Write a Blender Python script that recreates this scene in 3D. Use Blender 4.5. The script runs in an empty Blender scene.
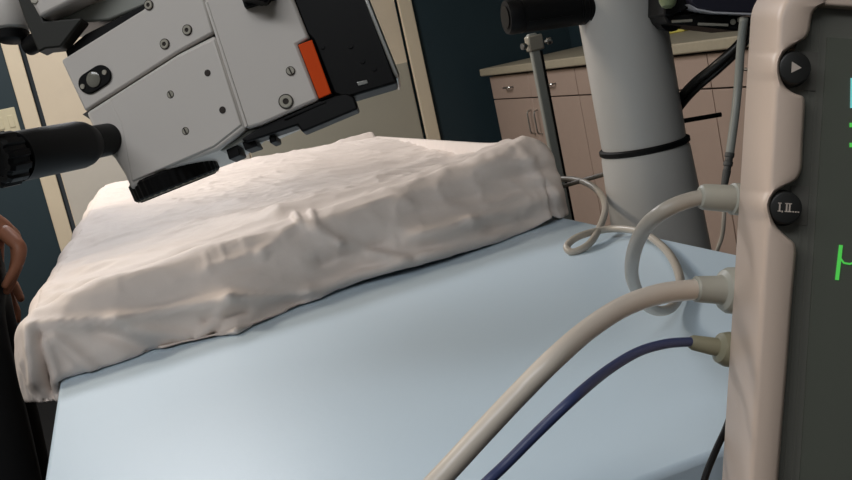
import bpy, bmesh, math, random
from mathutils import Vector, Matrix, noise
random.seed(7)
S = bpy.context.scene
COL = S.collection
# ------------------------------------------------------------------ camera
F = 1000.0; W2, H2 = 426.0, 240.0
YAW, PIT, ROL = math.radians(16.0), math.atan(188/1000), math.radians(12.4)
CAM = Vector((0, 0, 1.10))
fw = Vector((math.sin(YAW)*math.cos(PIT), math.cos(YAW)*math.cos(PIT), -math.sin(PIT)))
r0 = Vector((math.cos(YAW), -math.sin(YAW), 0)); u0 = r0.cross(fw)
CR = r0*math.cos(ROL) - u0*math.sin(ROL)
CU = u0*math.cos(ROL) + r0*math.sin(ROL)
cam = bpy.data.objects.new('camera', bpy.data.cameras.new('camera'))
COL.objects.link(cam)
cam.data.sensor_width = 36; cam.data.lens = 36*F/852; cam.data.clip_start = .02
M = Matrix((CR, CU, -fw)).transposed().to_4x4(); M.translation = CAM
cam.matrix_world = M
S.camera = cam
def ray(px, py): return fw + CR*((px-W2)/F) - CU*((py-H2)/F)
def P(px, py, Z): return CAM + ray(px, py)*Z                 # point at depth Z
def PJ(p):                                                    # pixel of a world point
    q = p-CAM; z = q.dot(fw); return W2+F*q.dot(CR)/z, H2-F*q.dot(CU)/z
def onp(px, py, ax, val):                                     # point on plane axis=val
    d = ray(px, py); return CAM + d*((val-CAM[ax])/d[ax])
# ------------------------------------------------------------------ materials
def lin(c):
    return tuple(((x/255)/12.92 if x/255 <= .04045 else ((x/255+.055)/1.055)**2.4) for x in c)
MATS = {}
def mat(name, rgb, rough=.5, metal=0, var=.06, scale=8, bump=0, bscale=60, emit=None, es=1, spec=.5, coat=0, sub=0):
    if name in MATS: return MATS[name]
    m = bpy.data.materials.new(name); m.use_nodes = True; MATS[name] = m
    nt = m.node_tree; b = nt.nodes['Principled BSDF']
    c = lin(rgb)
    tc = nt.nodes.new('ShaderNodeTexCoord'); n = nt.nodes.new('ShaderNodeTexNoise')
    n.inputs['Scale'].default_value = scale; n.inputs['Detail'].default_value = 4
    nt.links.new(tc.outputs['Object'], n.inputs['Vector'])
    mx = nt.nodes.new('ShaderNodeMix'); mx.data_type = 'RGBA'
    mx.inputs['A'].default_value = (*[x*(1-var) for x in c], 1)
    mx.inputs['B'].default_value = (*[min(1, x*(1+var)) for x in c], 1)
    nt.links.new(n.outputs['Fac'], mx.inputs['Factor'])
    nt.links.new(mx.outputs['Result'], b.inputs['Base Color'])
    b.inputs['Roughness'].default_value = rough; b.inputs['Metallic'].default_value = metal
    b.inputs['Specular IOR Level'].default_value = spec
    b.inputs['Coat Weight'].default_value = coat
    if bump:
        n2 = nt.nodes.new('ShaderNodeTexNoise'); n2.inputs['Scale'].default_value = bscale; n2.inputs['Detail'].default_value = 5
        nt.links.new(tc.outputs['Object'], n2.inputs['Vector'])
        bp = nt.nodes.new('ShaderNodeBump'); bp.inputs['Strength'].default_value = bump; bp.inputs['Distance'].default_value = .01
        nt.links.new(n2.outputs['Fac'], bp.inputs['Height']); nt.links.new(bp.outputs['Normal'], b.inputs['Normal'])
    if emit:
        b.inputs['Emission Color'].default_value = (*lin(emit), 1); b.inputs['Emission Strength'].default_value = es
    return m
M_teal = mat('teal_paint', (33, 52, 59), .6, bump=.05, bscale=200)
M_cream = mat('cream_paint', (228, 212, 186), .5)
M_trim = mat('cream_trim', (228, 212, 184), .45)
M_plate = mat('grey_kick_plate', (182, 177, 160), .4, .1, var=.1, scale=2)
M_ceil = mat('ceiling_tile', (220, 218, 210), .8)
M_floor = mat('dark_vinyl', (10, 10, 11), .85, var=.2, spec=.2)
M_wallw = mat('pale_wall', (150, 152, 150), .7)
M_cab = mat('pink_beige_laminate', (172, 150, 136), .5, var=.04, scale=20)
M_dark = mat('dark_gap', (45, 36, 30), .7)
M_ctr = mat('tan_countertop', (168, 158, 136), .4, var=.12, scale=60)
M_chrome = mat('brushed_metal', (190, 190, 186), .28, 1)
M_steel = mat('dull_steel', (168, 163, 150), .4, .25)
M_blue = mat('pale_blue_laminate', (200, 219, 233), .33, var=.025, scale=3, bump=.02, bscale=120, spec=.5)
M_apron = mat('grey_frame', (120, 122, 126), .5, .2)
M_mattress = mat('taupe_vinyl', (120, 104, 88), .5)
M_drape = mat('white_cloth', (224, 212, 204), .6, var=.03, scale=5, bump=.12, bscale=40)
M_white = mat('white_enamel', (208, 202, 196), .38, var=.02)
M_white2 = mat('column_enamel', (188, 186, 182), .42, var=.02)
M_groove = mat('shadow_gap', (70, 68, 66), .7)
M_black = mat('black_anodised', (7, 7, 8), .45, spec=.22)
M_blackm = mat('matte_black', (9, 9, 10), .55, spec=.22)
M_bracket = mat('olive_black_bracket', (34, 34, 29), .55)
M_orange = mat('orange_label', (214, 72, 6), .6, spec=.2)
M_glass = mat('grey_lens', (120, 118, 108), .12, spec=.8)
M_beige = mat('beige_plastic', (212, 191, 175), .45, var=.02, bump=.02, bscale=300)
M_panel = mat('dark_panel_plastic', (104, 104, 97), .3, var=.06)
M_btn = mat('charcoal_button', (40, 40, 39), .4)
M_screen = mat('screen_glass', (96, 99, 90), .16, spec=.5, coat=.3)
M_mark = mat('pale_symbol', (206, 192, 180), .5)
M_green = mat('green_trace', (90, 190, 90), .5, emit=(70, 190, 70), es=.55)
M_cyan = mat('cyan_trace', (120, 200, 200), .5, emit=(110, 200, 200), es=.5)
M_hose = mat('off_white_hose', (222, 211, 198), .3, var=.02)
M_grey = mat('grey_cable', (176, 168, 156), .35, var=.02)
M_conn = mat('grey_connector', (172, 170, 158), .45)
M_conn2 = mat('olive_connector', (150, 146, 122), .45)
M_navy = mat('navy_cable', (66, 76, 118), .4)
M_tray = mat('navy_tray', (34, 34, 48), .35)
M_rim = mat('pale_rim', (190, 190, 196), .3)
M_tube = mat('grey_tube', (146, 148, 142), .35)
M_skin = mat('skin', (160, 106, 80), .5, var=.08, scale=25)
M_cloth = mat('black_cloth', (18, 18, 20), .85)
M_hair = mat('dark_hair', (40, 28, 20), .6)
M_yellow = mat('yellow_packet', (206, 196, 96), .5)
M_gbot = mat('grey_green_plastic', (128, 138, 104), .4)
M_outlet = mat('ivory_plate', (214, 204, 172), .4)
M_lamp = mat('lamp_diffuser', (240, 240, 235), .6, emit=(255, 250, 240), es=1.2)
# ------------------------------------------------------------------ object helpers
def link(name, bm, mats, parent=None, smooth=30, bev=0, seg=2, sub=0):
    bmesh.ops.recalc_face_normals(bm, faces=bm.faces[:])
    me = bpy.data.meshes.new(name); bm.to_mesh(me); bm.free()
    for m in (mats if isinstance(mats, (list, tuple)) else [mats]): me.materials.append(m)
    o = bpy.data.objects.new(name, me); COL.objects.link(o)
    if parent:
        o.parent = parent
        # vertices are written in world space: undo the parents' offset
        off = Vector((0, 0, 0)); p = parent
        while p: off += p.location; p = p.parent
        me.transform(Matrix.Translation(-off))
    if bev:
        b = o.modifiers.new('bevel', 'BEVEL'); b.width = bev; b.segments = seg; b.limit_method = 'ANGLE'; b.angle_limit = math.radians(35)
    if sub:
        s = o.modifiers.new('sub', 'SUBSURF'); s.levels = sub; s.render_levels = sub
    if smooth:
        for p in me.polygons: p.use_smooth = True
        if smooth < 180: me.set_sharp_from_angle(angle=math.radians(smooth))
    return o
def tag(o, label=None, cat=None, group=None, kind=None):
    if label: o['label'] = label
    if cat: o['category'] = cat
    if group: o['group'] = group
    if kind: o['kind'] = kind
    return o
def thing(name, loc, label, cat, group=None):
    o = bpy.data.objects.new(name, None); o.empty_display_size = .05; COL.objects.link(o); o.location = loc
    return tag(o, label, cat, group)
def box(bm, a, b, mi=0):
    a, b = Vector(a), Vector(b)
    vs = [bm.verts.new((x, y, z)) for x in (a.x, b.x) for y in (a.y, b.y) for z in (a.z, b.z)]
    for f in ((0,1,3,2), (4,6,7,5), (0,4,5,1), (2,3,7,6), (0,2,6,4), (1,5,7,3)):
        bm.faces.new([vs[i] for i in f]).material_index = mi
def BX(a, b): bm = bmesh.new(); box(bm, a, b); return bm
def frame_of(d):
    d = d.normalized(); t = Vector((0, 0, 1)) if abs(d.z) < .9 else Vector((1, 0, 0))
    a = d.cross(t).normalized(); return a, d.cross(a)
def lathe(bm, p0, p1, prof, n=32, mi=0, flute=0, fl=0, a0=None):
    """revolve prof [(t along axis 0..1, radius in metres)] ; closed at the ends"""
    p0, p1 = Vector(p0), Vector(p1); a, b = frame_of(p1-p0); rings = []
    for t, r in prof:
        c = p0.lerp(p1, t); ring = []
        for k in range(n):
            th = 2*math.pi*k/n
            rr = r*(1 - (fl if (flute and (k//max(1, n//(2*flute))) % 2) else 0))
            ring.append(bm.verts.new(c + (a*math.cos(th)+b*math.sin(th))*rr))
        rings.append(ring)
    for i in range(len(rings)-1):
        for k in range(n):
            f = bm.faces.new((rings[i][k], rings[i][(k+1) % n], rings[i+1][(k+1) % n], rings[i+1][k]))
            f.material_index = mi
    bm.faces.new(rings[0][::-1]).material_index = mi; bm.faces.new(rings[-1]).material_index = mi
def LT(p0, p1, prof, n=32, flute=0, fl=0):
    bm = bmesh.new(); lathe(bm, p0, p1, prof, n, 0, flute, fl); return bm
def cyl(p0, p1, r, n=24, c=.0):
    if c:
        L = (Vector(p1)-Vector(p0)).length; e = c/L
        return LT(p0, p1, [(0, r-c), (e, r), (1-e, r), (1, r-c)], n)
    return LT(p0, p1, [(0, r), (1, r)], n)
def catmull(pts, k=10):
    pts = [Vector(p) for p in pts]; q = [pts[0]*2-pts[1]] + pts + [pts[-1]*2-pts[-2]]; out = []
    for i in range(1, len(q)-2):
        for j in range(k):
            t = j/k; a, b, c, d = q[i-1], q[i], q[i+1], q[i+2]
            out.append(.5*((2*b)+(c-a)*t+(2*a-5*b+4*c-d)*t*t+(3*b-a-3*c+d)*t**3))
    out.append(pts[-1]); return out
def tube(bm, pts, r, n=14, mi=0, flat=1.0, smooth=10):
    pts = catmull(pts, smooth) if smooth else [Vector(p) for p in pts]
    rings = []; a = None
    for i, p in enumerate(pts):
        d = (pts[min(i+1, len(pts)-1)]-pts[max(i-1, 0)]).normalized()
        if a is None: a, b = frame_of(d)
        else: a = (a - d*a.dot(d)).normalized(); b = d.cross(a)
        rr = r(i/(len(pts)-1)) if callable(r) else r
        rings.append([bm.verts.new(p + a*math.cos(2*math.pi*k/n)*rr + b*math.sin(2*math.pi*k/n)*rr*flat) for k in range(n)])
    for i in range(len(rings)-1):
        for k in range(n):
            bm.faces.new((rings[i][k], rings[i][(k+1) % n], rings[i+1][(k+1) % n], rings[i+1][k])).material_index = mi
    bm.faces.new(rings[0][::-1]).material_index = mi; bm.faces.new(rings[-1]).material_index = mi
def TB(pts, r, n=14, flat=1.0, smooth=10):
    bm = bmesh.new(); tube(bm, pts, r, n, 0, flat, smooth); return bm
def prism(bm, pts, ext, mi=0):
    """solid from a planar outline (3D points) extruded by vector ext"""
    pts = [Vector(p) for p in pts]
    A = [bm.verts.new(p) for p in pts]; B = [bm.verts.new(p+ext) for p in pts]; n = len(pts)
    bm.faces.new(A).material_index = mi; bm.faces.new(B[::-1]).material_index = mi
    for i in range(n):
        bm.faces.new((A[i], B[i], B[(i+1) % n], A[(i+1) % n])).material_index = mi
def PR(pts, ext): bm = bmesh.new(); prism(bm, pts, ext); return bm
def struct(name, bm, m, parent=None, bev=0, smooth=0):
    o = link(name, bm, m, parent, smooth=smooth, bev=bev); o['kind'] = 'structure'; return o
# ------------------------------------------------------------------ the room
X0, X1, Y0, Y1, HT = -2.6, 2.62, -2.2, 5.30, 2.70
struct('floor', BX((X0-.1, Y0-.1, -.1), (X1+.1, Y1+.1, 0)), M_floor)
struct('ceiling', BX((X0-.1, Y0-.1, HT), (X1+.1, Y1+.1, HT+.1)), M_ceil)
struct('wall_left', BX((X0-.1, Y0, 0), (X0, Y1, HT)), M_wallw)
struct('wall_right', BX((X1, Y0, 0), (X1+.1, Y1, HT)), M_teal)
struct('wall_front', BX((X0-.1, Y0-.1, 0), (X1+.1, Y0, HT)), M_wallw)
DL, DR, DH = -.279, 1.648, 2.12            # double door opening
bm = bmesh.new()
box(bm, (X0-.1, Y1, 0), (DL, Y1+.12, HT)); box(bm, (DR, Y1, 0), (X1+.1, Y1+.12, HT)); box(bm, (DL, Y1, DH), (DR, Y1+.12, HT))
struct('wall_back', bm, M_teal)
bm = bmesh.new()
box(bm, (DL-.075, Y1-.022, 0), (DL, Y1+.03, DH+.075)); struct('trim_1', bm, M_trim, bev=.004)
struct('trim_2', BX((DR, Y1-.022, 0), (DR+.075, Y1+.03, DH+.075)), M_trim, bev=.004)
struct('trim_3', BX((DL, Y1-.022, DH), (DR, Y1+.03, DH+.075)), M_trim, bev=.004)
MID = (DL+DR)/2
for i, (a, b) in enumerate(((DL+.022, MID-.002), (MID+.002, DR-.006))):
    d = struct('door_%d' % (i+1), BX((a, Y1+.03, .008), (b, Y1+.075, DH-.006)), M_cream)
    tag(link('kick_plate', BX((a+.004, Y1+.026, .02), (b-.004, Y1+.030, 1.045)), (mat('pale_kick_plate', (212, 205, 192), .45) if i == 0 else M_plate), d, smooth=0), ('pale' if i == 0 else 'grey')+' protective plate covering the lower half of the door')
    hx = b-.09 if i == 0 else a+.09
    bm = bmesh.new(); lathe(bm, (hx, Y1+.03, 1.12), (hx, Y1-.03, 1.12), [(0, .028), (.15, .028), (.2, .011), (1, .011)], 16)
    s = -1 if i == 0 else 1
    lathe(bm, (hx-.008*s, Y1-.026, 1.12), (hx+.11*s, Y1-.026, 1.12), [(0, .010), (1, .008)], 12)
    link('door_handle', bm, M_chrome, d)
struct('baseboard_back', BX((X0, Y1-.012, 0), (DL-.075, Y1, .1)), M_dark)
struct('baseboard_left', BX((X0, Y0, 0), (X0+.012, Y1-.012, .1)), M_dark)
# wall switch plate left of the door
c = onp(8, 121, 1, Y1); sw = thing('wall_switch_plate', c, 'ivory switch plate on the dark teal wall left of the door frame', 'switch plate')
link('plate', BX((c.x-.06, Y1-.007, c.z-.075), (c.x+.045, Y1, c.z+.06)), M_outlet, sw, bev=.003)
for dx in (-.035, .015):
    link('rocker', BX((c.x+dx-.013, Y1-.011, c.z-.035), (c.x+dx+.013, Y1-.006, c.z+.025)), M_outlet, sw, bev=.002)
# ceiling lights
for (x, y, lab, e) in ((-1.0, -.20, 'long white ceiling light above the near end of the blue table', 1.0),
                       (-1.3, 2.6, 'square white ceiling light above the person', 1.0),
                       (-.1, 3.7, 'square white ceiling light in front of the double door', .5)):
    sx = 1.25 if y < 1 else .33
    t = thing('ceiling_light', (x, y, HT-.03), lab, 'ceiling light', 'white lights in the ceiling')
    bm = bmesh.new()
    for q in (((x-sx, y-.33), (x+sx, y-.29)), ((x-sx, y+.29), (x+sx, y+.33)), ((x-sx, y-.29), (x-sx+.04, y+.29)), ((x+sx-.04, y-.29), (x+sx, y+.29))):
        box(bm, (*q[0], HT-.03), (*q[1], HT))
    link('frame', bm, M_ceil, t, smooth=0)
    link('diffuser', BX((x-sx+.04, y-.29, HT-.02), (x+sx-.04, y+.29, HT-.004)), M_lamp, t, smooth=0)
def area(name, loc, tgt, size, power, col, sy=None):
    l = bpy.data.lights.new(name, 'AREA'); l.shape = 'RECTANGLE'; l.size = size; l.size_y = sy or size; l.energy = power; l.color = col
    o = bpy.data.objects.new(name, l); COL.objects.link(o); o.location = loc
    o.rotation_euler = (Vector(tgt)-Vector(loc)).to_track_quat('-Z', 'Y').to_euler(); return o
area('lamp_near', (-1.0, -.20, HT-.04), (-.75, .05, 0), 2.4, 27, (.93, .96, 1), .58)
area('lamp_left', (-1.3, 2.6, HT-.04), (-1.3, 2.6, 0), .56, 34, (1, .86, .70))
area('lamp_far', (-.1, 3.7, HT-.04), (.0, 3.4, 0), 1.0, 52, (.97, .97, 1))
w = bpy.data.worlds.new('world'); S.world = w; w.use_nodes = True
w.node_tree.nodes['Background'].inputs[0].default_value = (.5, .55, .6, 1); w.node_tree.nodes['Background'].inputs[1].default_value = .05
# ------------------------------------------------------------------ base cabinets along the right wall
CX = 2.0
yl = onp(489, 76, 0, CX).y; y1 = onp(573, 64, 0, CX).y; y2 = onp(705, 46, 0, CX).y
wid = y1 - y2; ZD = .752
CT = .925
def cabinet(ya, yb, lab, kind):
    """unit between ya (far) and yb (near), front plane x = CX"""
    t = thing('base_cabinet', (CX+.3, (ya+yb)/2, 0), lab, 'cabinet', 'pinkish beige base cabinets under the counter')
    bm = bmesh.new(); box(bm, (CX+.02, yb+.002, .09), (X1-.005, ya-.002, CT-.04)); box(bm, (CX+.08, yb+.002, 0), (X1-.005, ya-.002, .09))
    link('body', bm, M_dark, t, smooth=0)
    zt, zd = CT-.05, ZD
    cols = 2
    wv = (ya-yb)/cols
    for k in range(cols):
        a = ya-(.0025 if k == 0 else .001)-k*wv; b = ya-(k+1)*wv+(.001 if k == 0 else .0025)
        d = link('drawer', BX((CX, b, zd+.003), (CX+.02, a, zt)), M_cab, t, bev=.002)
        m = (a+b)/2; zz = (zd+zt)/2
        link('knob', TB([(CX+.003, m+.045, zz), (CX-.022, m+.035, zz), (CX-.024, m, zz), (CX-.022, m-.035, zz), (CX+.003, m-.045, zz)], .0045, 8), M_chrome, d)
        g = link('door', BX((CX, b, .10), (CX+.02, a, zd-.003)), M_cab, t, bev=.002)
        hy = b+.04 if k == 0 else a-.04
        link('handle', TB([(CX+.003, hy, zd-.06), (CX-.022, hy, zd-.07), (CX-.024, hy, zd-.12), (CX-.022, hy, zd-.17), (CX+.003, hy, zd-.18)], .0045, 8), M_chrome, g)
    return t
cabinet(yl, y1, 'pinkish beige base cabinet at the far end of the counter, beside the teal wall', 0)
cabinet(y1, y2, 'pinkish beige base cabinet half hidden behind the white column', 0)
cabinet(y2, y2-wid, 'pinkish beige base cabinet seen between the white column and the monitor', 0)
bm = BX((CX-.03, y2-wid-.02, CT-.04), (X1-.004, Y1-.02 if yl+.06 > Y1 else yl+.05, CT))
tag(link('countertop', bm, M_ctr, bev=.006, seg=3), 'long tan countertop running along the right wall over the beige cabinets', 'countertop')
# small things left on the counter
p = onp(681, 29, 2, CT+.012)
def packet(name, c, sx, sy, sz, m, lab, cat):
    t = link(name, BX((-sx, -sy, 0), (sx, sy, sz)), m, bev=.004, seg=2); t.location = (c.x, c.y, CT+.001); t.rotation_euler.z = .3
    return tag(t, lab, cat)
packet('packet', p, .04, .05, .022, M_yellow, 'small yellow packet lying on the counter right of the white column', 'packet')
p = onp(671, 31, 2, CT+.01)
packet('paper_stack', p, .05, .06, .014, M_outlet, 'small pale stack of papers on the counter beside the yellow packet', 'paper')
# ------------------------------------------------------------------ table
TX0, TX1, TY0, TY1, TZ = -.152, .738, .648, 3.0, .75
tb = thing('operating_table', ((TX0+TX1)/2, (TY0+TY1)/2, 0), 'long table with a flat pale blue top, in the middle of the room', 'table')
link('tabletop', BX((TX0, TY0, TZ-.03), (TX1, TY1, TZ)), M_blue, tb, bev=.006, seg=3)
bm = bmesh.new()
box(bm, (TX0+.03, TY0+.012, TZ-.16), (TX1-.03, TY0+.04, TZ-.03)); box(bm, (TX0+.03, TY1-.04, TZ-.16), (TX1-.03, TY1-.012, TZ-.03))
box(bm, (TX0+.03, TY0+.04, TZ-.16), (TX0+.06, TY1-.04, TZ-.03)); box(bm, (TX1-.06, TY0+.04, TZ-.16), (TX1-.03, TY1-.04, TZ-.03))
link('frame', bm, M_apron, tb, smooth=0)
for x in (TX0+.07, TX1-.07):
    for y in (TY0+.08, TY1-.08):
        lg = link('leg', BX((x-.025, y-.025, .1), (x+.025, y+.025, TZ-.03)), M_apron, tb, bev=.004)
        bm = bmesh.new(); lathe(bm, (x-.014, y, .05), (x+.014, y, .05), [(0, .042), (.15, .05), (.85, .05), (1, .042)], 24)
        box(bm, (x-.022, y-.018, .045), (x-.015, y+.018, .11)); box(bm, (x+.015, y-.018, .045), (x+.022, y+.018, .11)); box(bm, (x-.022, y-.018, .09), (x+.022, y+.018, .11))
        link('caster', bm, M_blackm, lg)
# ------------------------------------------------------------------ mattress and white cover
FL, FR = Vector((-.163, 1.553, .850)), Vector((.704, 1.680, .887))
BL, BR = Vector((-.035, 2.93, .915)), Vector((.715, 2.78, .884))
bm = bmesh.new()
lo = [bm.verts.new((x, y, TZ+.001)) for x, y in ((-.13, 1.60), (.722, 1.705), (.69, 2.72), (-.02, 2.84))]
hi = [bm.verts.new((x, y, z)) for x, y, z in ((-.09, 1.67, .80), (.66, 1.82, .82), (.66, 2.68, .83), (.02, 2.80, .87))]
bm.faces.new(lo[::-1]); bm.faces.new(hi)
for i in range(4): bm.faces.new((lo[i], lo[(i+1) % 4], hi[(i+1) % 4], hi[i]))
tag(link('mattress', bm, M_mattress, bev=.012, seg=3), 'taupe mattress under the white cover, only its bottom corners showing on the blue table', 'mattress')
def quad(s, t):                         # s along the front (0 left .. 1 right), t front to back
    return FL*(1-s)*(1-t) + FR*s*(1-t) + BR*s*t + BL*(1-s)*t
def sstep(a, b, x):
    x = max(0, min(1, (x-a)/(b-a))); return x*x*(3-2*x)
NS, NT = 330, 270
SK = .19                                # skirt length in sheet space
def drape_point(a, b):
    """a: sheet metres across, b: sheet metres front->back; the sheet overhangs the quad by SK at left, right, front"""
    Wd, Ln = .92, 1.25
    s = max(0, min(1, a/Wd)); t = max(0, min(1, b/Ln))
    q = quad(s, t)
    ox = a - max(0, min(Wd, a)); oy = b - max(0, min(Ln, b))
    d = math.hypot(ox, oy)
    n1 = noise.noise(Vector((a*2.2, b*2.2, 1.3))); n2 = noise.noise(Vector((a*6, b*6, 7.7)))
    n3 = noise.noise(Vector((a*3-b*1.2, b*9+a*2, 3.1)))
    if d < 1e-9:
        edge = min(a, Wd-a, b, Ln-b)
        e = sstep(0, .2, edge)
        z = q.z + (.008*n1 + .0025*n2 + .004*n3)*(.5+.5*e)
        z += .008*math.exp(-((b-.07)/.05)**2) * (1+.5*n2)          # soft ridge along the front edge
        z -= .030*sstep(.55, .95, s)*math.exp(-((t-.40)/.28)**2)     # sag near the right side
        z += .012*sstep(.80, 1, s)*math.exp(-((b-.03)/.13)**2)      # peak at the right front corner
        z -= .014*sstep(.10, 0, s)*(1-t)*.6
        # long shallow creases running across
        for (b0, sl, am, wd) in ((.30, .10, .005, .028), (.52, .05, .004, .035), (.16, .14, .005, .02), (.80, .03, .0035, .04)):
            z += am*math.exp(-((b-b0-sl*(a-.45))/wd)**2)*(.6+.8*noise.noise(Vector((a*3, b0*9, 0))))
        return Vector((q.x, q.y, z))
    dx, dy = ox/d, oy/d
    R = .030+.010*sstep(.1,.9,s)                                                        # rounded edge
    arc = R*math.pi/2
    L = d
    if L < arc: th = L/R; out, drop = R*math.sin(th), R*(1-math.cos(th))
    else:
        fl = .22*max(0, -dy)*(1 if dx == 0 else .3) + (.10 if dx < 0 else .0)*abs(dx)
        out, drop = R + (L-arc)*fl, R + (L-arc)*max(.6, 1-.30*fl)
    front = max(0, -dy); side = abs(dx)
    # folds of the hanging part
    along = a if front > side else b
    k = sstep(.02, .12, d)
    wob = .5*math.sin(along*23+2.0*n1*3) + .9*noise.noise(Vector((along*5, d*7, 9.1)))
    # diagonal pulls on the front face: ridges in (a,d) space
    rid = 0
    for (a0, sl, am, wd) in ((.10, 1.3, .014, .030), (.30, 1.7, .018, .028), (.41, 2.3, .014, .022), (.56, 2.0, .012, .03), (.76, 1.6, .010, .035)):
        rid += .35*am*math.exp(-((a-a0-sl*(d-.05))/wd)**2)
    bulge = .020*math.sin(min(1, d/.14)*math.pi)*(1 if front > side else .35)
    o2 = out + bulge*(.6+.5*n1) + k*(.010*wob + rid*front)
    base = q + Vector((dx*o2, dy*o2 - front*k*(.028*math.exp(-((s-.33)/.10)**2) + .016*math.exp(-((s-.12)/.07)**2) - .012*math.exp(-((s-.56)/.06)**2) + .014*math.exp(-((s-.72)/.09)**2)), 0))
    z = q.z - drop + .006*n2*k + .008*math.exp(-((d)/.05)**2)*(1+.5*n2)*front + .012*sstep(.80, 1, s)*math.exp(-((b-.03)/.13)**2 if ox > 0 else -(d/.08)**2)
    z -= .014*sstep(.10, 0, s)*(1-t)*.6
    return Vector((base.x, base.y, z))
Wd, Ln = .92, 1.25
bm = bmesh.new(); grid = []
# creases of the cloth: (from, to, half width, height) ; the first list lies on the hanging front, the second on the top
CREASE = [((24, 326), (120, 321), 7, .008), ((120, 321), (232, 300), 7, .009), ((232, 300), (310, 294), 6, .008), ((310, 294), (400, 268), 7, .008),
          ((168, 358), (240, 334), 9, .014), ((240, 334), (322, 302), 8, .016), ((190, 346), (330, 300), 5, -.006), ((205, 322), (245, 312), 5, -.007),
          ((232, 300), (200, 340), 6, .007), ((305, 222), (340, 246), 6, .008), ((340, 246), (405, 262), 7, .008), ((300, 222), (262, 254), 5, .006), ((262, 254), (208, 270), 5, .005),
          ((320, 262), (400, 240), 10, -.008), ((395, 243), (470, 224), 9, .007), ((470, 224), (556, 196), 10, .007), ((420, 210), (540, 172), 12, -.006), ((440, 172), (550, 160), 6, .004),
          ((30, 330), (37, 384), 6, .011), ((47, 342), (60, 384), 6, .008), ((41, 335), (50, 388), 4, -.008), ((56, 338), (96, 372), 8, .008), ((96, 330), (160, 352), 9, -.007), ((130, 330), (190, 338), 6, .006),
          ((480, 188), (560, 178), 6, .005), ((520, 150), (556, 200), 8, .005), ((340, 283), (440, 256), 6, .008), ((420, 258), (500, 236), 6, .006)]
CREASE_T = [((110, 240), (280, 215), 5, .004), ((280, 215), (430, 165), 5, .004), ((85, 272), (250, 243), 5, .004), ((250, 243), (420, 193), 4, .005), ((180, 278), (340, 228), 4, .005),
            ((340, 228), (500, 168), 4, .005), ((60, 292), (200, 264), 5, .004), ((100, 216), (240, 205), 6, .003), ((330, 176), (470, 152), 5, .003), ((50, 300), (150, 292), 4, .003),
            ((206, 258), (214, 278), 3, .004), ((222, 252), (230, 272), 3, .004), ((296, 218), (306, 234), 3, .005), ((312, 214), (318, 232), 3, .004), ((244, 246), (252, 262), 3, .004)]
def crease(px, py, lst):
    h = 0
    for (p0, p1, w_, am) in lst:
        vx, vy = p1[0]-p0[0], p1[1]-p0[1]; L2 = vx*vx+vy*vy
        t = ((px-p0[0])*vx+(py-p0[1])*vy)/L2
        if t < -.25 or t > 1.25: continue
        d = abs((px-p0[0])*vy-(py-p0[1])*vx)/math.sqrt(L2)
        if d > 3*w_: continue
        e = 1 if 0 <= t <= 1 else max(0, 1-(abs(t-.5)-.5)/.25)
        h += 1.9*am*e*e*math.exp(-(d/(.8*w_))**1.5)
    return h
for j in range(NT+1):
    row = []
    for i in range(NS+1):
        # denser sampling near the edges
        a = -SK*1.0 + (Wd+SK*1.9)*i/NS
        b = -SK + (Ln+SK*1.6)*j/NT
        p = drape_point(a, b)
        px, py = PJ(p)
        # fine crumpling: sharp little ridges pulled along the diagonal
        def rg(u_, v_, sd): return (1-abs(noise.noise(Vector((u_, v_, sd)))))**5
        cr1 = rg(a*7+b*9, b*22-a*5, 3.3); cr2 = rg(a*15-b*4, b*30+a*13, 8.1); cr3 = rg(a*5, b*26+a*3.5, 5.7)
        msk = .35+.65*sstep(-.25, .35, noise.noise(Vector((a*3.1, b*4, 6.6))))
        if b < .03: p = p + Vector((-.15, -.8, .45))*(.0080*cr1+.0048*cr2)*msk*sstep(.03, -.02, b)
        if b > -.03 and 0 <= a <= Wd: p = p + Vector((0, 0, 1))*(.0055*cr3+.0030*cr2*msk)*sstep(-.03, .03, b)
        if b < 0:
            k = sstep(0, -.05, b)
            p = p + Vector((-.15, -.9, .35))*crease(px, py, CREASE)*(.2+.8*k) + Vector((0, 0, 1))*crease(px, py, CREASE_T)*(1-k)
        elif 0 <= a <= Wd: p = p + Vector((0, 0, 1))*(crease(px, py, CREASE_T) + .3*crease(px, py, CREASE))
        elif a < 0: p = p + Vector((-.9, 0, .3))*(.006*noise.noise(Vector((b*9, a*4, 4)))+.004*noise.noise(Vector((b*25, a*9, 2))))
        lim = TZ + .004
        over = (p.x > TX0-.004)                          # the table carries it, left of the edge it hangs free
        if b < 0 and over:
            # hem: tuck under / fold when it meets the table top
            hemz = TZ+.0035 + .008*max(0, noise.noise(Vector((a*4, 2.0, 5.5)))) + .010*math.exp(-((a-.93)/.04)**2)
            if p.z < hemz:
                ex = hemz - p.z
                p = Vector((p.x, p.y + .55*ex + .02*ex*0, hemz + .015*ex))
        elif a > Wd and p.z < TZ+.02 and b >= 0:
            ex = TZ+.02-p.z; p = Vector((p.x-.3*ex, p.y, TZ+.02+.05*ex))
        elif b > Ln and p.z < TZ+.01:
            p.z = TZ+.01
        if not over:
            hem = .725 + .015*noise.noise(Vector((b*7, 1.1, 0))) + .035*sstep(.0, .6, b)
            if p.z < hem: p = Vector((p.x + (hem-p.z)*.35, p.y, hem + (hem-p.z)*.10))
        row.append(bm.verts.new(p))
    grid.append(row)
for j in range(NT):
    for i in range(NS):
        bm.faces.new((grid[j][i], grid[j][i+1], grid[j+1][i+1], grid[j+1][i]))
dr = link('cloth_cover', bm, M_drape, smooth=180)
m = dr.modifiers.new('smooth', 'SMOOTH'); m.factor = .5; m.iterations = 1
m = dr.modifiers.new('thick', 'SOLIDIFY'); m.thickness = .002; m.offset = 1
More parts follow.
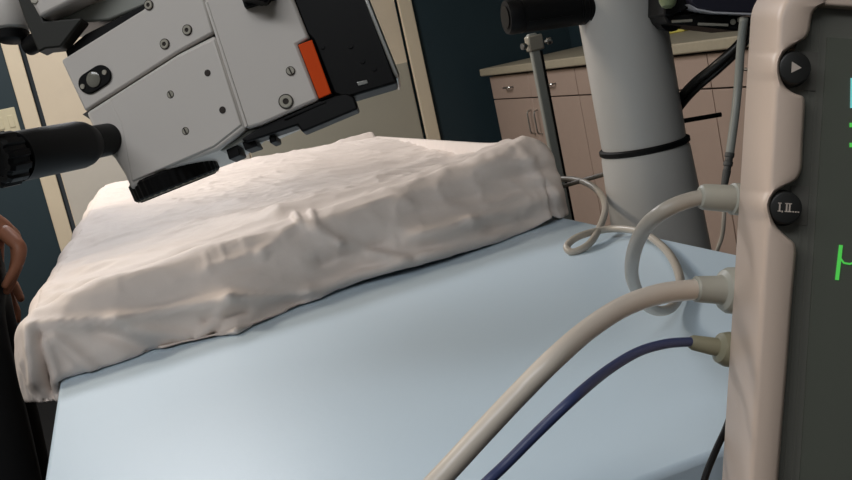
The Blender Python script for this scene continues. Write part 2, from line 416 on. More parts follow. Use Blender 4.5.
tag(dr, 'wrinkled white cloth cover draped over the mattress on the blue table', 'cloth cover')
# ------------------------------------------------------------------ white column stand
def vline(px, py, ref):                         # not used for placement of more than the axis
    return onp(px, py, 0, ref)
AX = P(645, 150, 1.72); ax, ay = AX.x, AX.y
st = thing('column_stand', (ax, ay, 0), 'thick white column stand with a black band, behind the right edge of the blue table', 'column stand')
zr = AX.z
def zc(py, px=655): return P(px, py, 1.72).z
zring = zc(147, 648)
bm = LT((ax, ay, .10), (ax, ay, zring), [(0, .098), (.5, .088), (.92, .078), (.985, .076), (1, .074)], 48); link('lower_column', bm, M_white2, st)
bm = LT((ax, ay, zring+.004), (ax, ay, 1.75), [(0, .070), (.01, .072), (1, .072)], 48); link('upper_column', bm, M_white2, st)
bm = LT((ax, ay, zring-.002), (ax, ay, zring+.009), [(0, .074), (.2, .0775), (.8, .0775), (1, .074)], 48); tag(link('collar_ring', bm, M_blackm, st), 'black ring round the column')
bm = bmesh.new(); lathe(bm, (ax, ay, .02), (ax, ay, .10), [(0, .30), (.1, .31), (.6, .30), (1, .10)], 48)
link('base', bm, M_white2, st)
for k in range(4):
    th = k*math.pi/2+.6; c = Vector((ax+.25*math.cos(th), ay+.25*math.sin(th), 0))
    link('foot', LT(c, c+Vector((0, 0, .022)), [(0, .03), (.5, .034), (1, .03)], 16), M_blackm, st)
# black joint handle at the top
h0, h1 = P(506, 17.5, 1.62), P(612, 3, 1.66)
hl = (h1-h0).length
bm = bmesh.new(); r = .0285
lathe(bm, h0, h1, [(.0, .0205), (.0, .0265), (.03, .0285), (.11, .0285), (.112, .0265), (.13, .0265), (.132, r), (.66, r), (.665, r-.0015), (.68, r-.0015), (.685, r+.0005), (.72, r+.0005), (.725, r-.001), (.74, r-.001), (.745, r+.0015), (.85, r+.001), (.93, r-.004), (.98, r-.012), (1, r-.022)], 40)
hd = link('joint_handle', bm, M_blackm, st)
dd = (h1-h0).normalized()
link('end_socket', LT(h0-dd*.002, h0+dd*.01, [(0, .019), (.3, .0175), (1, .0175)], 24), M_black, hd)
for k in range(3):
    a, b = frame_of(dd); th = k*2.1+.4
    link('grip_rib', TB([h0+dd*.03+(a*math.cos(th)+b*math.sin(th))*.0285, h0+dd*.07+(a*math.cos(th)+b*math.sin(th))*.0287, h0+dd*.105+(a*math.cos(th)+b*math.sin(th))*.0285], .0012, 8), M_black, hd)
link('joint_bracket', TB([h1-dd*.03, Vector((ax-.02, ay-.03, h1.z))], .022, 20, smooth=2), M_blackm, st)
# dark rails sticking out of the column
link('side_rail', TB([P(668, 123.5, 1.74), P(690, 119.8, 1.745), P(721, 114.5, 1.75)], .0042, 10), M_blackm, st)
link('side_rail', TB([P(618, 170.5, 1.78), P(600, 175.5, 1.80), P(560, 187, 1.86)], .0042, 10), mat('grey_rail', (96, 90, 80), .5), st)
# ------------------------------------------------------------------ thin grey pole with clamp
pp = P(540.5, 80, 2.45); px_, py_ = pp.x, pp.y
po = thing('drip_stand', (px_, py_, 0), 'thin grey pole stand with chrome clamp knobs, in front of the beige cabinets', 'pole stand')
ztop = P(538, 32, 2.45).z
bm = bmesh.new(); box(bm, (px_-.013, py_-.008, .05), (px_+.011, py_+.008, ztop)); link('pole', bm, M_tube, po, bev=.004, seg=3)
bm = bmesh.new(); box(bm, (px_+.013, py_-.004, .05), (px_+.018, py_+.004, ztop-.045)); link('inner_rod', bm, M_blackm, po)
ck = P(540, 41, 2.44)
bm = bmesh.new(); box(bm, (px_-.018, py_-.014, ztop-.042), (px_+.022, py_+.012, ztop-.005)); link('clamp', bm, M_steel, po, bev=.004)
for s in (-1, 1):
    k0 = Vector((px_+.003+s*.024, py_-.008, ztop-.026)); k1 = k0+Vector((s*.016, -.004, 0))
    link('clamp_knob', LT(k0, k1, [(0, .004), (.3, .005), (.35, .008), (.9, .008), (1, .007)], 16), M_chrome, po)
bm = bmesh.new()
for k in range(5):
    th = k*2*math.pi/5; tube(bm, [(px_, py_, .07), (px_+.12*math.cos(th), py_+.12*math.sin(th), .06), (px_+.24*math.cos(th), py_+.24*math.sin(th), .045)], .012, 10)
    lathe(bm, (px_+.24*math.cos(th)-.01, py_+.24*math.sin(th), .022), (px_+.24*math.cos(th)+.01, py_+.24*math.sin(th), .022), [(0, .02), (1, .02)], 14)
link('base', bm, M_steel, po)
# ------------------------------------------------------------------ navy tray on an arm, right of the column
Zt = 1.50
tr = thing('equipment_tray', P(730, -10, Zt), 'dark navy tray with a pale rim and black underside, right of the white column', 'tray')
back = fw*.0
ex = (fw - Vector((0, 0, fw.z))).normalized()
def slab(pts, e): return PR([P(*q) for q in pts], e)
TE = Vector((ex.x, ex.y, 0))*.26
bm = slab([(688, -24, Zt), (690, 3, Zt), (697, 9.5, Zt), (714, 12.5, Zt), (790, 15.5, Zt), (800, -24, Zt)], TE); link('tray_body', bm, M_tray, tr, bev=.004)
bm = slab([(689, 4, Zt-.002), (696.5, 10, Zt-.002), (714, 13.2, Zt-.002), (790, 16.2, Zt-.002), (790, 14.6, Zt-.002), (714, 11.6, Zt-.002), (697.5, 8.6, Zt-.002)], TE*1.02); link('rim', bm, M_rim, tr)
bm = slab([(663, 14, Zt+.03), (700, 13.5, Zt+.03), (752, 17, Zt+.03), (752, 27, Zt+.03), (738, 31, Zt+.03), (700, 26.5, Zt+.03), (668, 23.5, Zt+.03)], TE*.5); link('underside_bracket', bm, M_blackm, tr, bev=.003)
bm = bmesh.new()
for (a, b, c, d) in ((672, 21.5, 692, 20.5), (698, 24, 728, 25)):
    tube(bm, [P(a, b, Zt+.026), P((a+c)/2, (b+d)/2, Zt+.0255), P(c, d, Zt+.026)], .0022, 8)
for q in ((733, 22), (740, 20)):
    lathe(bm, P(*q, Zt+.032), P(*q, Zt+.026), [(0, .005), (1, .004)], 12)
link('bracket_fastener', bm, M_steel, tr)
bm = TB([P(672, 19, Zt+.08), P(655, 16, 1.66), P(650, 14, 1.72)], .02, 14); link('support_arm', bm, M_blackm, tr)
bm = slab([(664, -14, Zt+.02), (688, -14, Zt+.02), (690, 8, Zt+.02), (672, 16, Zt+.02), (664, 16, Zt+.02)], TE*.45); link('back_block', bm, M_blackm, tr, bev=.003)
b0 = P(668.5, 8, Zt-.01); b1 = P(665, -30, Zt-.01)
bt = thing('canister', b0, 'rounded grey green canister at the top beside the white column', 'canister')
link('body', LT(b0, b1, [(0, .005), (.05, .010), (.15, .0125), (.3, .0135), (.8, .0135), (1, .012)], 24), M_gbot, bt)
link('cap', LT(b0.lerp(b1, 1), b0.lerp(b1, 1.25), [(0, .011), (1, .011)], 20), M_blackm, bt)
# black twin lead hanging from the tray
bm = bmesh.new()
tube(bm, [P(760, 2, 1.56), P(752, 25, 1.56), P(738, 45, 1.57), P(715, 66, 1.59), P(694, 83, 1.64), P(678, 101, 1.73), P(668, 118, 1.80)], .0072, 12)
tube(bm, [P(764, 4, 1.57), P(754, 29, 1.57), P(740, 50, 1.58), P(718, 71, 1.60), P(697, 89, 1.65), P(682, 106, 1.74), P(668, 126, 1.80)], .0050, 12)
tag(link('power_lead', bm, mat('black_rubber', (30, 29, 27), .35), smooth=180), 'black twin lead sagging from under the navy tray to behind the white column', 'cable')
# grey hose with coupling hanging behind the monitor
gh = thing('suction_hose', P(740, 30, 1.45), 'thin blue-grey hose hanging down between the white column and the monitor', 'hose')
link('tube', TB([P(744, 18, 1.42), P(741, 45, 1.44), P(738.5, 80, 1.45), P(735, 115, 1.45), P(729.5, 156, 1.45)], .0062, 12), M_tube, gh, smooth=180)
bm = LT(P(730, 153, 1.45), P(723.5, 190, 1.45), [(0, .0068), (.1, .0068), (.12, .0056), (.22, .0056), (.24, .0068), (.34, .0068), (.36, .0054), (.46, .0054), (.48, .0062), (1, .0045)], 16); tag(link('coupling', bm, mat('dark_grey_rubber', (70, 70, 68), .5), gh), 'dark ribbed coupling')
link('thin_tail', TB([P(724, 186, 1.45), P(724, 215, 1.45), P(722, 236, 1.46), P(716, 254, 1.47), P(712, 275, 1.50)], .0032, 10), M_grey, gh, smooth=180)
# ------------------------------------------------------------------ patient monitor (right foreground)
ZM = .60
def mloc(px, py):
    dx, dy = px-722, py-480; return (.998*dx+.062*dy, .062*dx-.998*dy)
def MQ(a, b, dz): return P(722+.998*a+.062*b, 480+.062*a-.998*b, ZM+dz)
def MP(a, b, dz=0): return P(722+.998*a+.062*b, 480+.062*a-.998*b, ZM) + fw*dz      # dz>0 is away from the camera
mo = thing('patient_monitor', MP(280, -80, .08), 'beige patient monitor with two round dark buttons and a dark screen, right foreground', 'monitor')
inner_px = [(772, 548), (775, 515), (778, 480), (783, 417), (788, 354), (792, 300), (795.5, 262), (796, 251), (794, 243), (786, 236), (776, 226), (771, 214), (770, 204), (774, 194.5), (783, 187), (793, 182), (799, 176), (802, 165), (803, 140), (804.5, 115), (805, 103), (803, 96.5), (794, 93), (785, 86.5), (780.5, 76), (780, 66), (782, 57), (788, 49.5), (797.5, 43), (805.5, 38), (809.5, 31), (811, 22), (813, 13), (818, 7), (826, 3)]
inner = [mloc(*q) for q in inner_px]
inner = [(a, b) for a, b in catmull([Vector((a, b, 0)) for a, b in inner], 4) and [(v.x, v.y) for v in catmull([Vector((a, b, 0)) for a, b in inner], 4)]]
# keep the profile climbing
prof = []
for a, b in inner:
    if not prof or b > prof[-1][1]+.25: prof.append((a, b))
BB, BT, AR = -70, 503, 640            # bottom, top, right of the housing in px
def aout(b):
    r = 42; t = b-(BT-r)
    o = r - math.sqrt(max(0, r*r-t*t)) if t > 0 else 0
    t2 = (BB+30)-b
    if t2 > 0: o = 30-math.sqrt(max(0, 900-t2*t2))
    return o
bm = bmesh.new(); rows = []
low = [(prof[0][0], BB+v) for v in (1, 4, 9, 15, 22)]
topv = [(prof[-1][0]+v, 0) for v in ()]
bs = prof + [(prof[-1][0], prof[-1][1]+(BT-.2-prof[-1][1])*t_) for t_ in (.15, .3, .45, .6, .72, .82, .9, .96, 1)]
for a, b in bs:
    ao = aout(b); ai = a; wv = ai-ao
    g = ao + min(30, wv*.62)
    f0 = ao + min(29, wv-6)              # where the side turns into the front
    sec = [(ao+9, .100), (ao+1.5, .090), (ao, .082), (ao+.6, .076), (ao+(f0-ao)*.55, .040), (f0-4, .0085), (f0-1.5, .0045), (f0+1, .0022), (f0+4, .0012), (f0+(ai-f0)*.5, .0008), (ai-3.5, .0010), (ai-1.2, .0022), (ai, .0060), (ai, .016)]
    rows.append([bm.verts.new(MQ(x, b, z)) for x, z in sec])
for i in range(len(rows)-1):
    for k in range(len(rows[0])-1):
        bm.faces.new((rows[i][k], rows[i][k+1], rows[i+1][k+1], rows[i+1][k]))
bezel = link('front_bezel', bm, M_beige, mo, smooth=50)
# rest of the case: top, right and bottom bars and the back shell
a_top, b_top = prof[-1]
bm = bmesh.new()
prism(bm, [MP(a_top-1, b_top-.5, .003), MP(a_top-1, BT-.3, .003), MP(AR, BT-.3, .003), MP(AR, b_top-.5, .003)], fw*.075)
prism(bm, [MP(AR-70, b_top, .002), MP(AR, b_top, .002), MP(AR, prof[0][1], .002), MP(AR-70, prof[0][1], .002)], fw*.075)
prism(bm, [MP(36, BB, .004), MP(AR, BB, .004), MP(AR, prof[0][1], .004), MP(30, prof[0][1], .004)], fw*.075)
link('case_frame', bm, M_beige, mo, bev=.004, seg=2)
bm = PR([MP(95, BB+8, .072), MP(AR-6, BB+8, .072), MP(AR-6, BT-30, .072), MP(135, BT-30, .072), MP(105, BT-80, .072)], fw*.05)
link('back_shell', bm, M_beige, mo, bev=.008, seg=3)
# dark panel and screen
bm = PR([MP(40, BB+20, .011), MP(AR-40, BB+20, .011), MP(AR-40, BT-5, .011), MP(80, BT-5, .011), MP(54, BT-60, .011), MP(42, BT-120, .011)], fw*.02)
link('front_panel', bm, M_panel, mo, smooth=0)
bm = PR([MP(a, b, .0095) for a, b in ((84, -45), (AR-110, -45), (AR-110, 452), (84, 452))], fw*.004)
sc = link('screen', bm, M_screen, mo, smooth=0)
for a0 in (68, 76):                      # fine vertical ribs beside the screen
    bm = PR([MP(a0, -40, .0105), MP(a0+2.4, -40, .0105), MP(a0+2.4, 470, .0105), MP(a0, 470, .0105)], fw*.002)
    link('panel_rib', bm, M_panel, mo, smooth=0)
# light square touch fields right of the buttons
for (x, y) in ((815, 68), (806, 205)):
    a, b = mloc(x, y)
    link('touch_field', PR([MP(a-10, b-20, .0104), MP(a+9, b-20, .0104), MP(a+9, b+20, .0104), MP(a-10, b+20, .0104)], fw*.002), mat('field_plastic', (100, 98, 92), .4), mo, bev=.0002)
# buttons
def button(x, y):
    a, b = mloc(x, y); r = 16.5*ZM/F
    o = link('button', LT(MP(a, b, .0115), MP(a, b, .0015), [(0, r*1.12), (.25, r*1.12), (.3, r), (.85, r), (.96, r*.95), (1, r*.86)], 40), M_btn, mo)
    return o, a, b
bo, a, b = button(796.5, 67)
bm = PR([MP(a-4, b+5.6, .0012), MP(a-4, b-5.6, .0012), MP(a+6, b, .0012)], fw*.0006); link('play_symbol', bm, M_mark, bo, smooth=0)
bo, a, b = button(787.5, 207.5)
bm = bmesh.new()
def bar(x0, y0, x1, y1): prism(bm, [MP(a+x0, b+y0, .0012), MP(a+x1, b+y0, .0012), MP(a+x1, b+y1, .0012), MP(a+x0, b+y1, .0012)], fw*.0006)
for x in (-8.6, -1.6, 1.4):              # I , I I
    bar(x+.9, -3.4, x+2.3, 4.4); 
for x0, x1 in ((-8.8, -5.2), (-1.8, 5.0)):
    bar(x0, 3.6, x1, 4.6); bar(x0, -4.4, x1, -3.4)
bar(-4.7, -5.2, -3.7, -3.2)
for x in (6.0, 8.6, 11.2): bar(x, -4.4, x+1.5, -3.2)
link('lead_symbol', bm, M_mark, bo, smooth=0)
# green trace on the screen
def strip(pts, hw):
    bm = bmesh.new(); L_ = []
    for i, p in enumerate(pts):
        p0, p1 = pts[max(i-1, 0)], pts[min(i+1, len(pts)-1)]
        d = Vector((p1[0]-p0[0], p1[1]-p0[1], 0)).normalized(); n = Vector((-d.y, d.x, 0))*hw
        L_.append([bm.verts.new(MQ(p[0]+s_*n.x, p[1]+s_*n.y, z_)) for s_, z_ in ((1, .0089), (-1, .0089), (-1, .0096), (1, .0096))])
    for A_, B_ in zip(L_, L_[1:]):
        for k in range(4): bm.faces.new((A_[k], A_[(k+1) % 4], B_[(k+1) % 4], B_[k]))
    bm.faces.new(L_[0]); bm.faces.new(L_[-1][::-1]); return bm
def mark(name, pts, hw, m): return link(name, strip([mloc(*q) for q in pts], hw), m, sc, smooth=0)
mark('calibration_bar', [(841, 245), (837, 280)], 2.0, M_green)
mark('waveform', [(839.5, 254), (841, 259), (844, 263), (850, 264), (857, 261), (880, 264), (900, 262), (906, 235), (912, 285), (918, 264), (960, 262), (975, 254), (990, 264), (1040, 264)], 1.0, M_green)
for y in (125, 145): mark('scale_mark', [(849.5, y), (862, y)], 2.2, M_green)
mark('value_field', [(853.6, 78), (853.2, 108)], 3.0, M_cyan)
# support behind the monitor: a pole stand
mc = MP(330, 200, .145)
stp = thing('monitor_stand', (mc.x, mc.y, 0), 'grey stand behind the patient monitor', 'stand')
link('pole', cyl((mc.x, mc.y, .05), (mc.x, mc.y, mc.z+.03), .015, 20), M_steel, stp)
link('mount', TB([mc, mc-fw*.021], .02, 20, smooth=2), M_steel, stp)
bm = bmesh.new()
for k in range(5):
    th = k*2*math.pi/5+.2; tube(bm, [(mc.x, mc.y, .06), (mc.x+.1*math.cos(th), mc.y+.1*math.sin(th), .05), (mc.x+.2*math.cos(th), mc.y+.2*math.sin(th), .014)], .012, 10)
link('base', bm, M_steel, stp)
# ------------------------------------------------------------------ cables and plugs into the monitor
k1 = thing('grey_cable', MP(0, 285, .03), 'grey cable looping over the blue table, plugged in highest on the monitor side', 'cable', )
pts = [(712, 197, .69), (690, 200, .69), (664, 211, .69), (644, 229, .715), (633, 256, .765), (633, 281, .85), (645, 304, .98), (660, 311, 1.065), (673, 306, 1.12), (680.5, 290, 1.18), (677, 268, 1.26), (663, 247, 1.40), (640, 232, 1.50), (610, 229, 1.565), (580, 236, 1.55), (567, 246, 1.535), (573, 252, 1.52), (590, 243, 1.53), (602, 222, 1.60), (605, 205, 1.68), (598, 191, 1.76), (584, 182, 1.82), (566, 179, 1.88), (545, 182, 1.94), (530, 200, 1.98)]
link('cord', TB([P(*q) for q in pts], .0056, 16), M_grey, k1, smooth=180)
bm = bmesh.new()
c0, c1 = P(748, 200, .695), P(699, 196.5, .69)
lathe(bm, c0, c1, [(0, .0112), (.32, .0112), (.35, .0096), (.90, .0090), (.97, .0080), (1, .0062)], 24)
link('plug', bm, M_conn, k1)
k2 = thing('white_hose', MP(0, 190, .03), 'thick off-white hose curving down from the middle plug on the monitor side', 'hose')
pts = [(706, 289, .69), (690, 290, .685), (660, 294, .665), (625, 306, .64), (590, 328, .61), (555, 358, .58), (520, 393, .575), (485, 430, .57), (450, 468, .565), (420, 500, .56), (390, 535, .56), (360, 590, .57), (350, 660, .60)]
link('tube', TB([P(*q) for q in pts], lambda t: .0066 + .0008*max(0, 1-t*3), 20), M_hose, k2, smooth=180)
bm = LT(P(745, 291, .695), P(694, 289, .687), [(0, .0162), (.16, .0164), (.34, .0160), (.43, .0140), (.48, .0106), (.55, .0098), (.96, .0090), (1, .0078)], 28); link('plug', bm, M_conn, k2)
k3 = thing('navy_cable', MP(0, 130, .03), 'thin navy blue cable curving down from the lowest plug on the monitor side', 'cable')
pts = [(700, 342, .69), (688, 342, .685), (665, 344, .67), (638, 352, .65), (608, 370, .625), (575, 397, .585), (540, 430, .58), (505, 465, .575), (485, 484, .57), (455, 515, .57), (420, 565, .58), (410, 640, .60)]
link('cord', TB([P(*q) for q in pts], .0033, 14), M_navy, k3, smooth=180)
bm = LT(P(742, 352, .695), P(690, 342, .687), [(0, .0122), (.30, .0122), (.44, .0104), (.50, .0064), (.95, .0052), (1, .0040)], 24); tag(link('plug', bm, M_conn2, k3), 'olive grey plug')
k4 = link('black_cable', TB([P(738, 395, .70), P(726, 428, .69), P(716, 450, .68), (P(705, 478, .67)), P(698, 510, .665), P(694, 560, .66)], .0024, 12), M_blackm, smooth=180)
tag(k4, 'thin black cable in the lower right beside the monitor, in front of the table edge', 'cable')
# ------------------------------------------------------------------ operating microscope head (upper left foreground)
ZH = .80
def xc(y): return 204+.336*y
def HP(px, py, dz=0):                     # point on the front faces of the head
    d = max(0, xc(py)-px); return P(px, py, ZH+.00028*d) + fw*dz
NL = (HP(80, 150)-HP(80, 60)).cross(HP(170, 100)-HP(80, 60)).normalized()
if NL.dot(fw) > 0: NL = -NL
def HN(x, y, h): return HP(x, y) + (NL if x < xc(y)-2 else -fw)*h      # height h above the face
hd = thing('operating_microscope', P(300, -120, ZH+.1), 'white operating microscope head with black knob and orange label, hanging over the covered mattress', 'microscope')
BACK = fw*.11
def hbox(pts, dz=0, depth=.11, bev=.003, name='', m=None, parent=None, seg=2):
    return link(name, PR([HP(x, y, dz) for x, y in pts], fw*depth), m, parent or hd, bev=bev, seg=seg)
right = hbox([(189, -45), (273, -45), (294, 0), (309.5, 38.5), (297.5, 44.5), (319, 99.5), (262, 124.5), (246, 129), (204, 0)], 0, .11, .0025, 'main_housing', M_white)
# left panel split by the groove: upper and lower block
upper = hbox([(61, 60), (145, 8), (150, -20), (182, -60), (196, -25), (204, 0), (213.6, 32.6), (178, 52.2), (85, 111.3)], .0, .10, .002, 'upper_side_panel', M_white)
lower = hbox([(85.5, 112.2), (178, 53.3), (214.6, 34.5), (246, 129), (217, 151), (160, 172), (131, 190), (124, 174), (114, 158), (101, 146)], .0008, .10, .003, 'lower_side_panel', M_white)
bm = PR([HP(80, 113.5, .006), HP(178, 49, .006), HP(216, 29, .006), HP(217, 38, .006), HP(178, 57, .006), HP(90, 120, .006)], fw*.09); link('panel_gap', bm, M_groove, hd)
# soft raised plate on the lower panel
hbox([(109, 99), (176, 57), (214, 38.5), (242, 125), (214, 147), (132, 182), (121, 124)], -.0006, .004, .0014, 'raised_plate', M_white, lower)
hbox([(204.5, 2), (207.5, 1), (248, 126), (245, 128)], -.0006, .004, .0008, 'corner_seam', M_white, right)
# objective ring below
HU = (HP(131, 190)-HP(100, 110)).normalized()
dn = (P(219, 172, ZH)-P(213, 157, ZH)).normalized()
o0 = P(172.5, 172.5, ZH+.066)
tilt = (dn + fw*.14).normalized()
rr = 45.0*(ZH+.066)/F
bm = bmesh.new(); p1 = o0+tilt*.0135
lathe(bm, o0-tilt*.004, o0+tilt*.0125, [(0, rr*.94), (.12, rr), (.9, rr), (1, rr*.965)], 144, 0, 36, .022)
ob = link('objective_ring', bm, M_black, hd)
bm = LT(o0+tilt*.0115, o0+tilt*.0135, [(0, rr*.955), (1, rr*.945)], 64); link('ring_lip', bm, M_steel, ob)
bm = LT(o0+tilt*.012, o0+tilt*.0145, [(0, rr*.90), (.9, rr*.88), (1, rr*.80)], 64); link('objective_lens', bm, M_black, ob)
bm = LT(o0-tilt*.035, o0-tilt*.003, [(0, rr*.5), (.6, rr*.5), (.7, rr*.88), (1, rr*.90)], 48); link('objective_mount', bm, M_white, hd)
# long black knob
n0, n1 = HP(117, 133, .025), P(-6, 161, .730)
nd = n1-n0; L = nd.length
bm = bmesh.new()
lathe(bm, n0, n0+nd*1.0, [(-.03, .0120), (.0, .0122), (.02, .0133), (.30, .0137), (.31, .0150), (.36, .0182), (.40, .0192), (.86, .0190)], 48)
kb = link('focus_knob', bm, M_blackm, hd)
lathe_b = bmesh.new()
lathe(lathe_b, n0+nd*.875, n0+nd*1.02, [(0, .0185), (.1, .0206), (.85, .0206), (1, .0185), (1.0, .0150), (.55, .0140)], 96, 0, 12, .11)
link('knurled_end', lathe_b, M_black, kb)
link('knob_collar', LT(n0-nd*.02, n0+nd*.018, [(0, .0140), (.5, .0146), (1, .0138)], 40), M_outlet, hd)
for t, sg in ((.60, 0), (.42, 1)):
    a, b = frame_of(nd); c = n0+nd*t - fw*.0188
    link('set_screw', LT(c+fw*.001, c-fw*.0006, [(0, .0016), (1, .0013)], 12), M_steel if sg else M_black, kb)
# stadium window
wc = Vector((95.3, 79.6)); wd = Vector((math.cos(math.radians(33)), -math.sin(math.radians(33)))); wn = Vector((-wd.y, wd.x))
def stad(hl, r, dz, depth):
    pts = []
    for k in range(13): th = -math.pi/2+math.pi*k/12; q = wc+wd*(hl+r*math.cos(th))+wn*(r*math.sin(th)); pts.append(HP(q.x, q.y, dz))
    for k in range(13): th = math.pi/2+math.pi*k/12; q = wc+wd*(-hl+r*math.cos(th))+wn*(r*math.sin(th)); pts.append(HP(q.x, q.y, dz))
    return PR(pts, fw*depth)
wf = link('window_plate', stad(7, 10.6, -.0022, .006), M_black, hd, bev=.0008)
q = wc; link('window_lens', LT(HN(q.x, q.y, .0), HN(q.x, q.y, .0036), [(0, .0066), (.85, .0066), (1, .0056)], 24), M_glass, wf)
for s in (-1, 1):
    q = wc+wd*(13.0*s); link('window_screw', LT(HN(q.x, q.y, 0), HN(q.x, q.y, .0030), [(0, .0024), (1, .0021)], 14), M_steel, wf)
# screws
def screw(x, y, r, parent, kind):
    bm = bmesh.new(); R_ = r*ZH/F
    c0, c1 = HN(x, y, -.002), HN(x, y, .0016)
    if kind == 'socket':
        lathe(bm, c0, c1, [(0, R_), (.8, R_), (1, R_*.90), (1, R_*.48), (.55, R_*.44)], 28, 0)
        lathe(bm, c0, HN(x, y, .0008), [(0, R_*.46), (1, R_*.43)], 6, 1)
        lathe(bm, c0, HN(x, y, .0009), [(0, R_*1.16), (1, R_*1.14)], 28, 1)
    elif kind == 'slot':
        lathe(bm, c0, HN(x, y, .0014), [(0, R_), (.8, R_), (1, R_*.9)], 24, 0)
        lathe(bm, c0, HN(x, y, .0009), [(0, R_*1.16), (1, R_*1.14)], 28, 1)
        d = Vector((.45, .9)); n = Vector((-.9, .45)); d *= r*.85; n *= r*.18
        prism(bm, [HN(x+d.x+n.x, y+d.y+n.y, .0016), HN(x+d.x-n.x, y+d.y-n.y, .0016), HN(x-d.x-n.x, y-d.y-n.y, .0016), HN(x-d.x+n.x, y-d.y+n.y, .0016)], fw*.0004, 1)
    else:
        lathe(bm, c0, HN(x, y, .0014), [(0, R_), (.9, R_), (1, R_*.8)], 20, 1)
    link('screw', bm, [M_steel, M_dark], parent)
for x, y, r, pa, kd in ((149, 5, 4.6, upper, 'socket'), (187.5, 30, 4.8, upper, 'socket'), (165, 44, 4.8, upper, 'socket'),
                        (208, 73, 3.4, lower, 'hole'), (223, 110, 3.6, lower, 'hole'), (171, 94.5, 3.6, lower, 'slot'), (186, 131, 3.6, lower, 'slot'),
                        (290.5, 71, 4.0, right, 'slot'), (286, 101.5, 6.6, right, 'socket')):
    screw(x, y, r, pa, kd)
# orange label
hbox([(298.2, 45.0), (312, 39.8), (331.5, 93.5), (319, 98.8)], -.0010, .012, .0006, 'orange_label', M_orange)
hbox([(297, 44.2), (312.5, 38.6), (333, 94.5), (319, 100.4)], .0005, .04, .001, 'label_backing', M_blackm)
# black carriage to the right
hbox([(262, -60), (345, -60), (397.5, 82), (345.5, 97.5), (333, 93), (312, 39), (306, 33), (285, -20)], .004, .035, .002, 'black_carriage', M_black)
hbox([(340, -60), (346, -60), (399.5, 74), (397, 80), (392, 70)], .001, .06, .0015, 'silver_edge', M_chrome)
hbox([(356.5, 81.5), (366.5, 79.0), (368, 82.5), (358, 85.3)], .0032, .003, .0003, 'silver_tag', M_chrome)
for (x, y, r) in ((350, 45, 3), (362, 60, 3), (374, 68, 2.5), (322, 46, 2.5)):
    bm = LT(HP(x, y, .006), HP(x, y, .0030), [(0, r*.0008), (1, r*.0007)], 14); link('carriage_screw', bm, M_black, hd)
# black rail along the bottom edge
hbox([(240, 139), (262, 125), (319, 100), (333, 95), (346, 92.5), (354, 96), (358, 108.5), (302, 132), (297, 125), (262, 137), (246, 142)], .003, .025, .0015, 'bottom_rail', M_black)
hbox([(283, 117.5), (325, 100.5), (326, 102), (284, 119.5)], .0022, .004, .0003, 'rail_slot', M_blackm)
for pts in ([(223.5, 147), (235, 143), (238.5, 154), (227, 159)], [(240, 141), (252, 137.5), (256, 145), (243, 149.5)], [(267, 136), (274, 134), (275, 140), (268.5, 142.5)]):
    hbox(pts, .008, .03, .001, 'latch_tab', M_blackm)
hbox([(212, 150), (232, 141), (246, 130), (262, 126), (240, 142), (222, 150)], .006, .06, .001, 'grey_skirt', M_tube)
# black ribbed knob at the top of the front face
bm = bmesh.new()
lathe(bm, HP(262, -26, -.012), HP(258, 6, -.012), [(0, .012), (.9, .012), (1, .0105)], 72, 0, 12, .12)
link('ribbed_knob', bm, M_black, hd)
hbox([(243, 0), (275, -6), (277, 0), (246, 9.5)], -.006, .016, .001, 'knob_mount', M_black, None)
# upper left: arm block, black bracket, eyepiece tube
hbox([(25, -35), (34, 0), (45, 20.5), (87, 0), (112, -35)], -.012, .09, .003, 'arm_block', M_white)
hbox([(45, 20.5), (87, 0), (150, -20), (146, 0), (104, 17), (84, 18.5)], .012, .06, .002, 'arm_underside', M_tube)
screw(39.5, 4, 3.6, hd, 'none') if False else None
bm = LT(HP(40.5, 3.5, -.008), HP(40.5, 3.5, -.0135), [(0, .0035), (.8, .0035), (1, .0028)], 18); link('arm_screw', bm, M_steel, hd)
hbox([(62, 49), (82, 32), (110, 18), (144, 0), (146.5, 10), (108, 35), (66, 62.5)], .008, .05, .001, 'dovetail_slide', M_black)
hbox([(8, -35), (24, -35), (34, 0), (45.5, 22), (83, 18.5), (82.5, 22), (76, 30), (62, 48), (47, 49.5), (40, 53), (33, 36), (25, 17)], -.004, .02, .0015, 'black_bracket', M_bracket)
bm = LT(HP(14, 40, .03), HP(36, 33, .02), [(0, .0045), (.1, .0085), (.9, .0085), (1, .006)], 24); link('bracket_pin', bm, M_blackm, hd)
e0, e1 = HP(-4, 32, .02), HP(-20, -60, .02)
bm = LT(HP(1, 27, .022), HP(-14, -52, .03), [(0, .013), (.03, .0165), (.12, .0195), (.3, .0205), (1, .0205)], 40); ey = link('eyepiece_tube', bm, M_white, hd)
bm = LT(HP(1.8, 37, .022), HP(.6, 26, .023), [(0, .0105), (.15, .0135), (.9, .0150), (1, .0145)], 40); link('eyepiece_ring', bm, M_blackm, ey)
# suspension above the frame
top = P(315, -70, ZH+.06)
link('carriage_arm', TB([P(305, -40, ZH+.06), P(295, -75, ZH+.06)], .03, 20, smooth=2), M_white, hd)
tp = P(295, -75, ZH+.06)
bm = bmesh.new(); lathe(bm, tp-Vector((0, 0, .03)), (tp.x, tp.y, HT-.03), [(0, .028), (.01, .034), (1, .034)], 32); lathe(bm, (tp.x, tp.y, HT-.05), (tp.x, tp.y, HT), [(0, .09), (.2, .1), (1, .1)], 32)
link('ceiling_post', bm, M_white, hd)
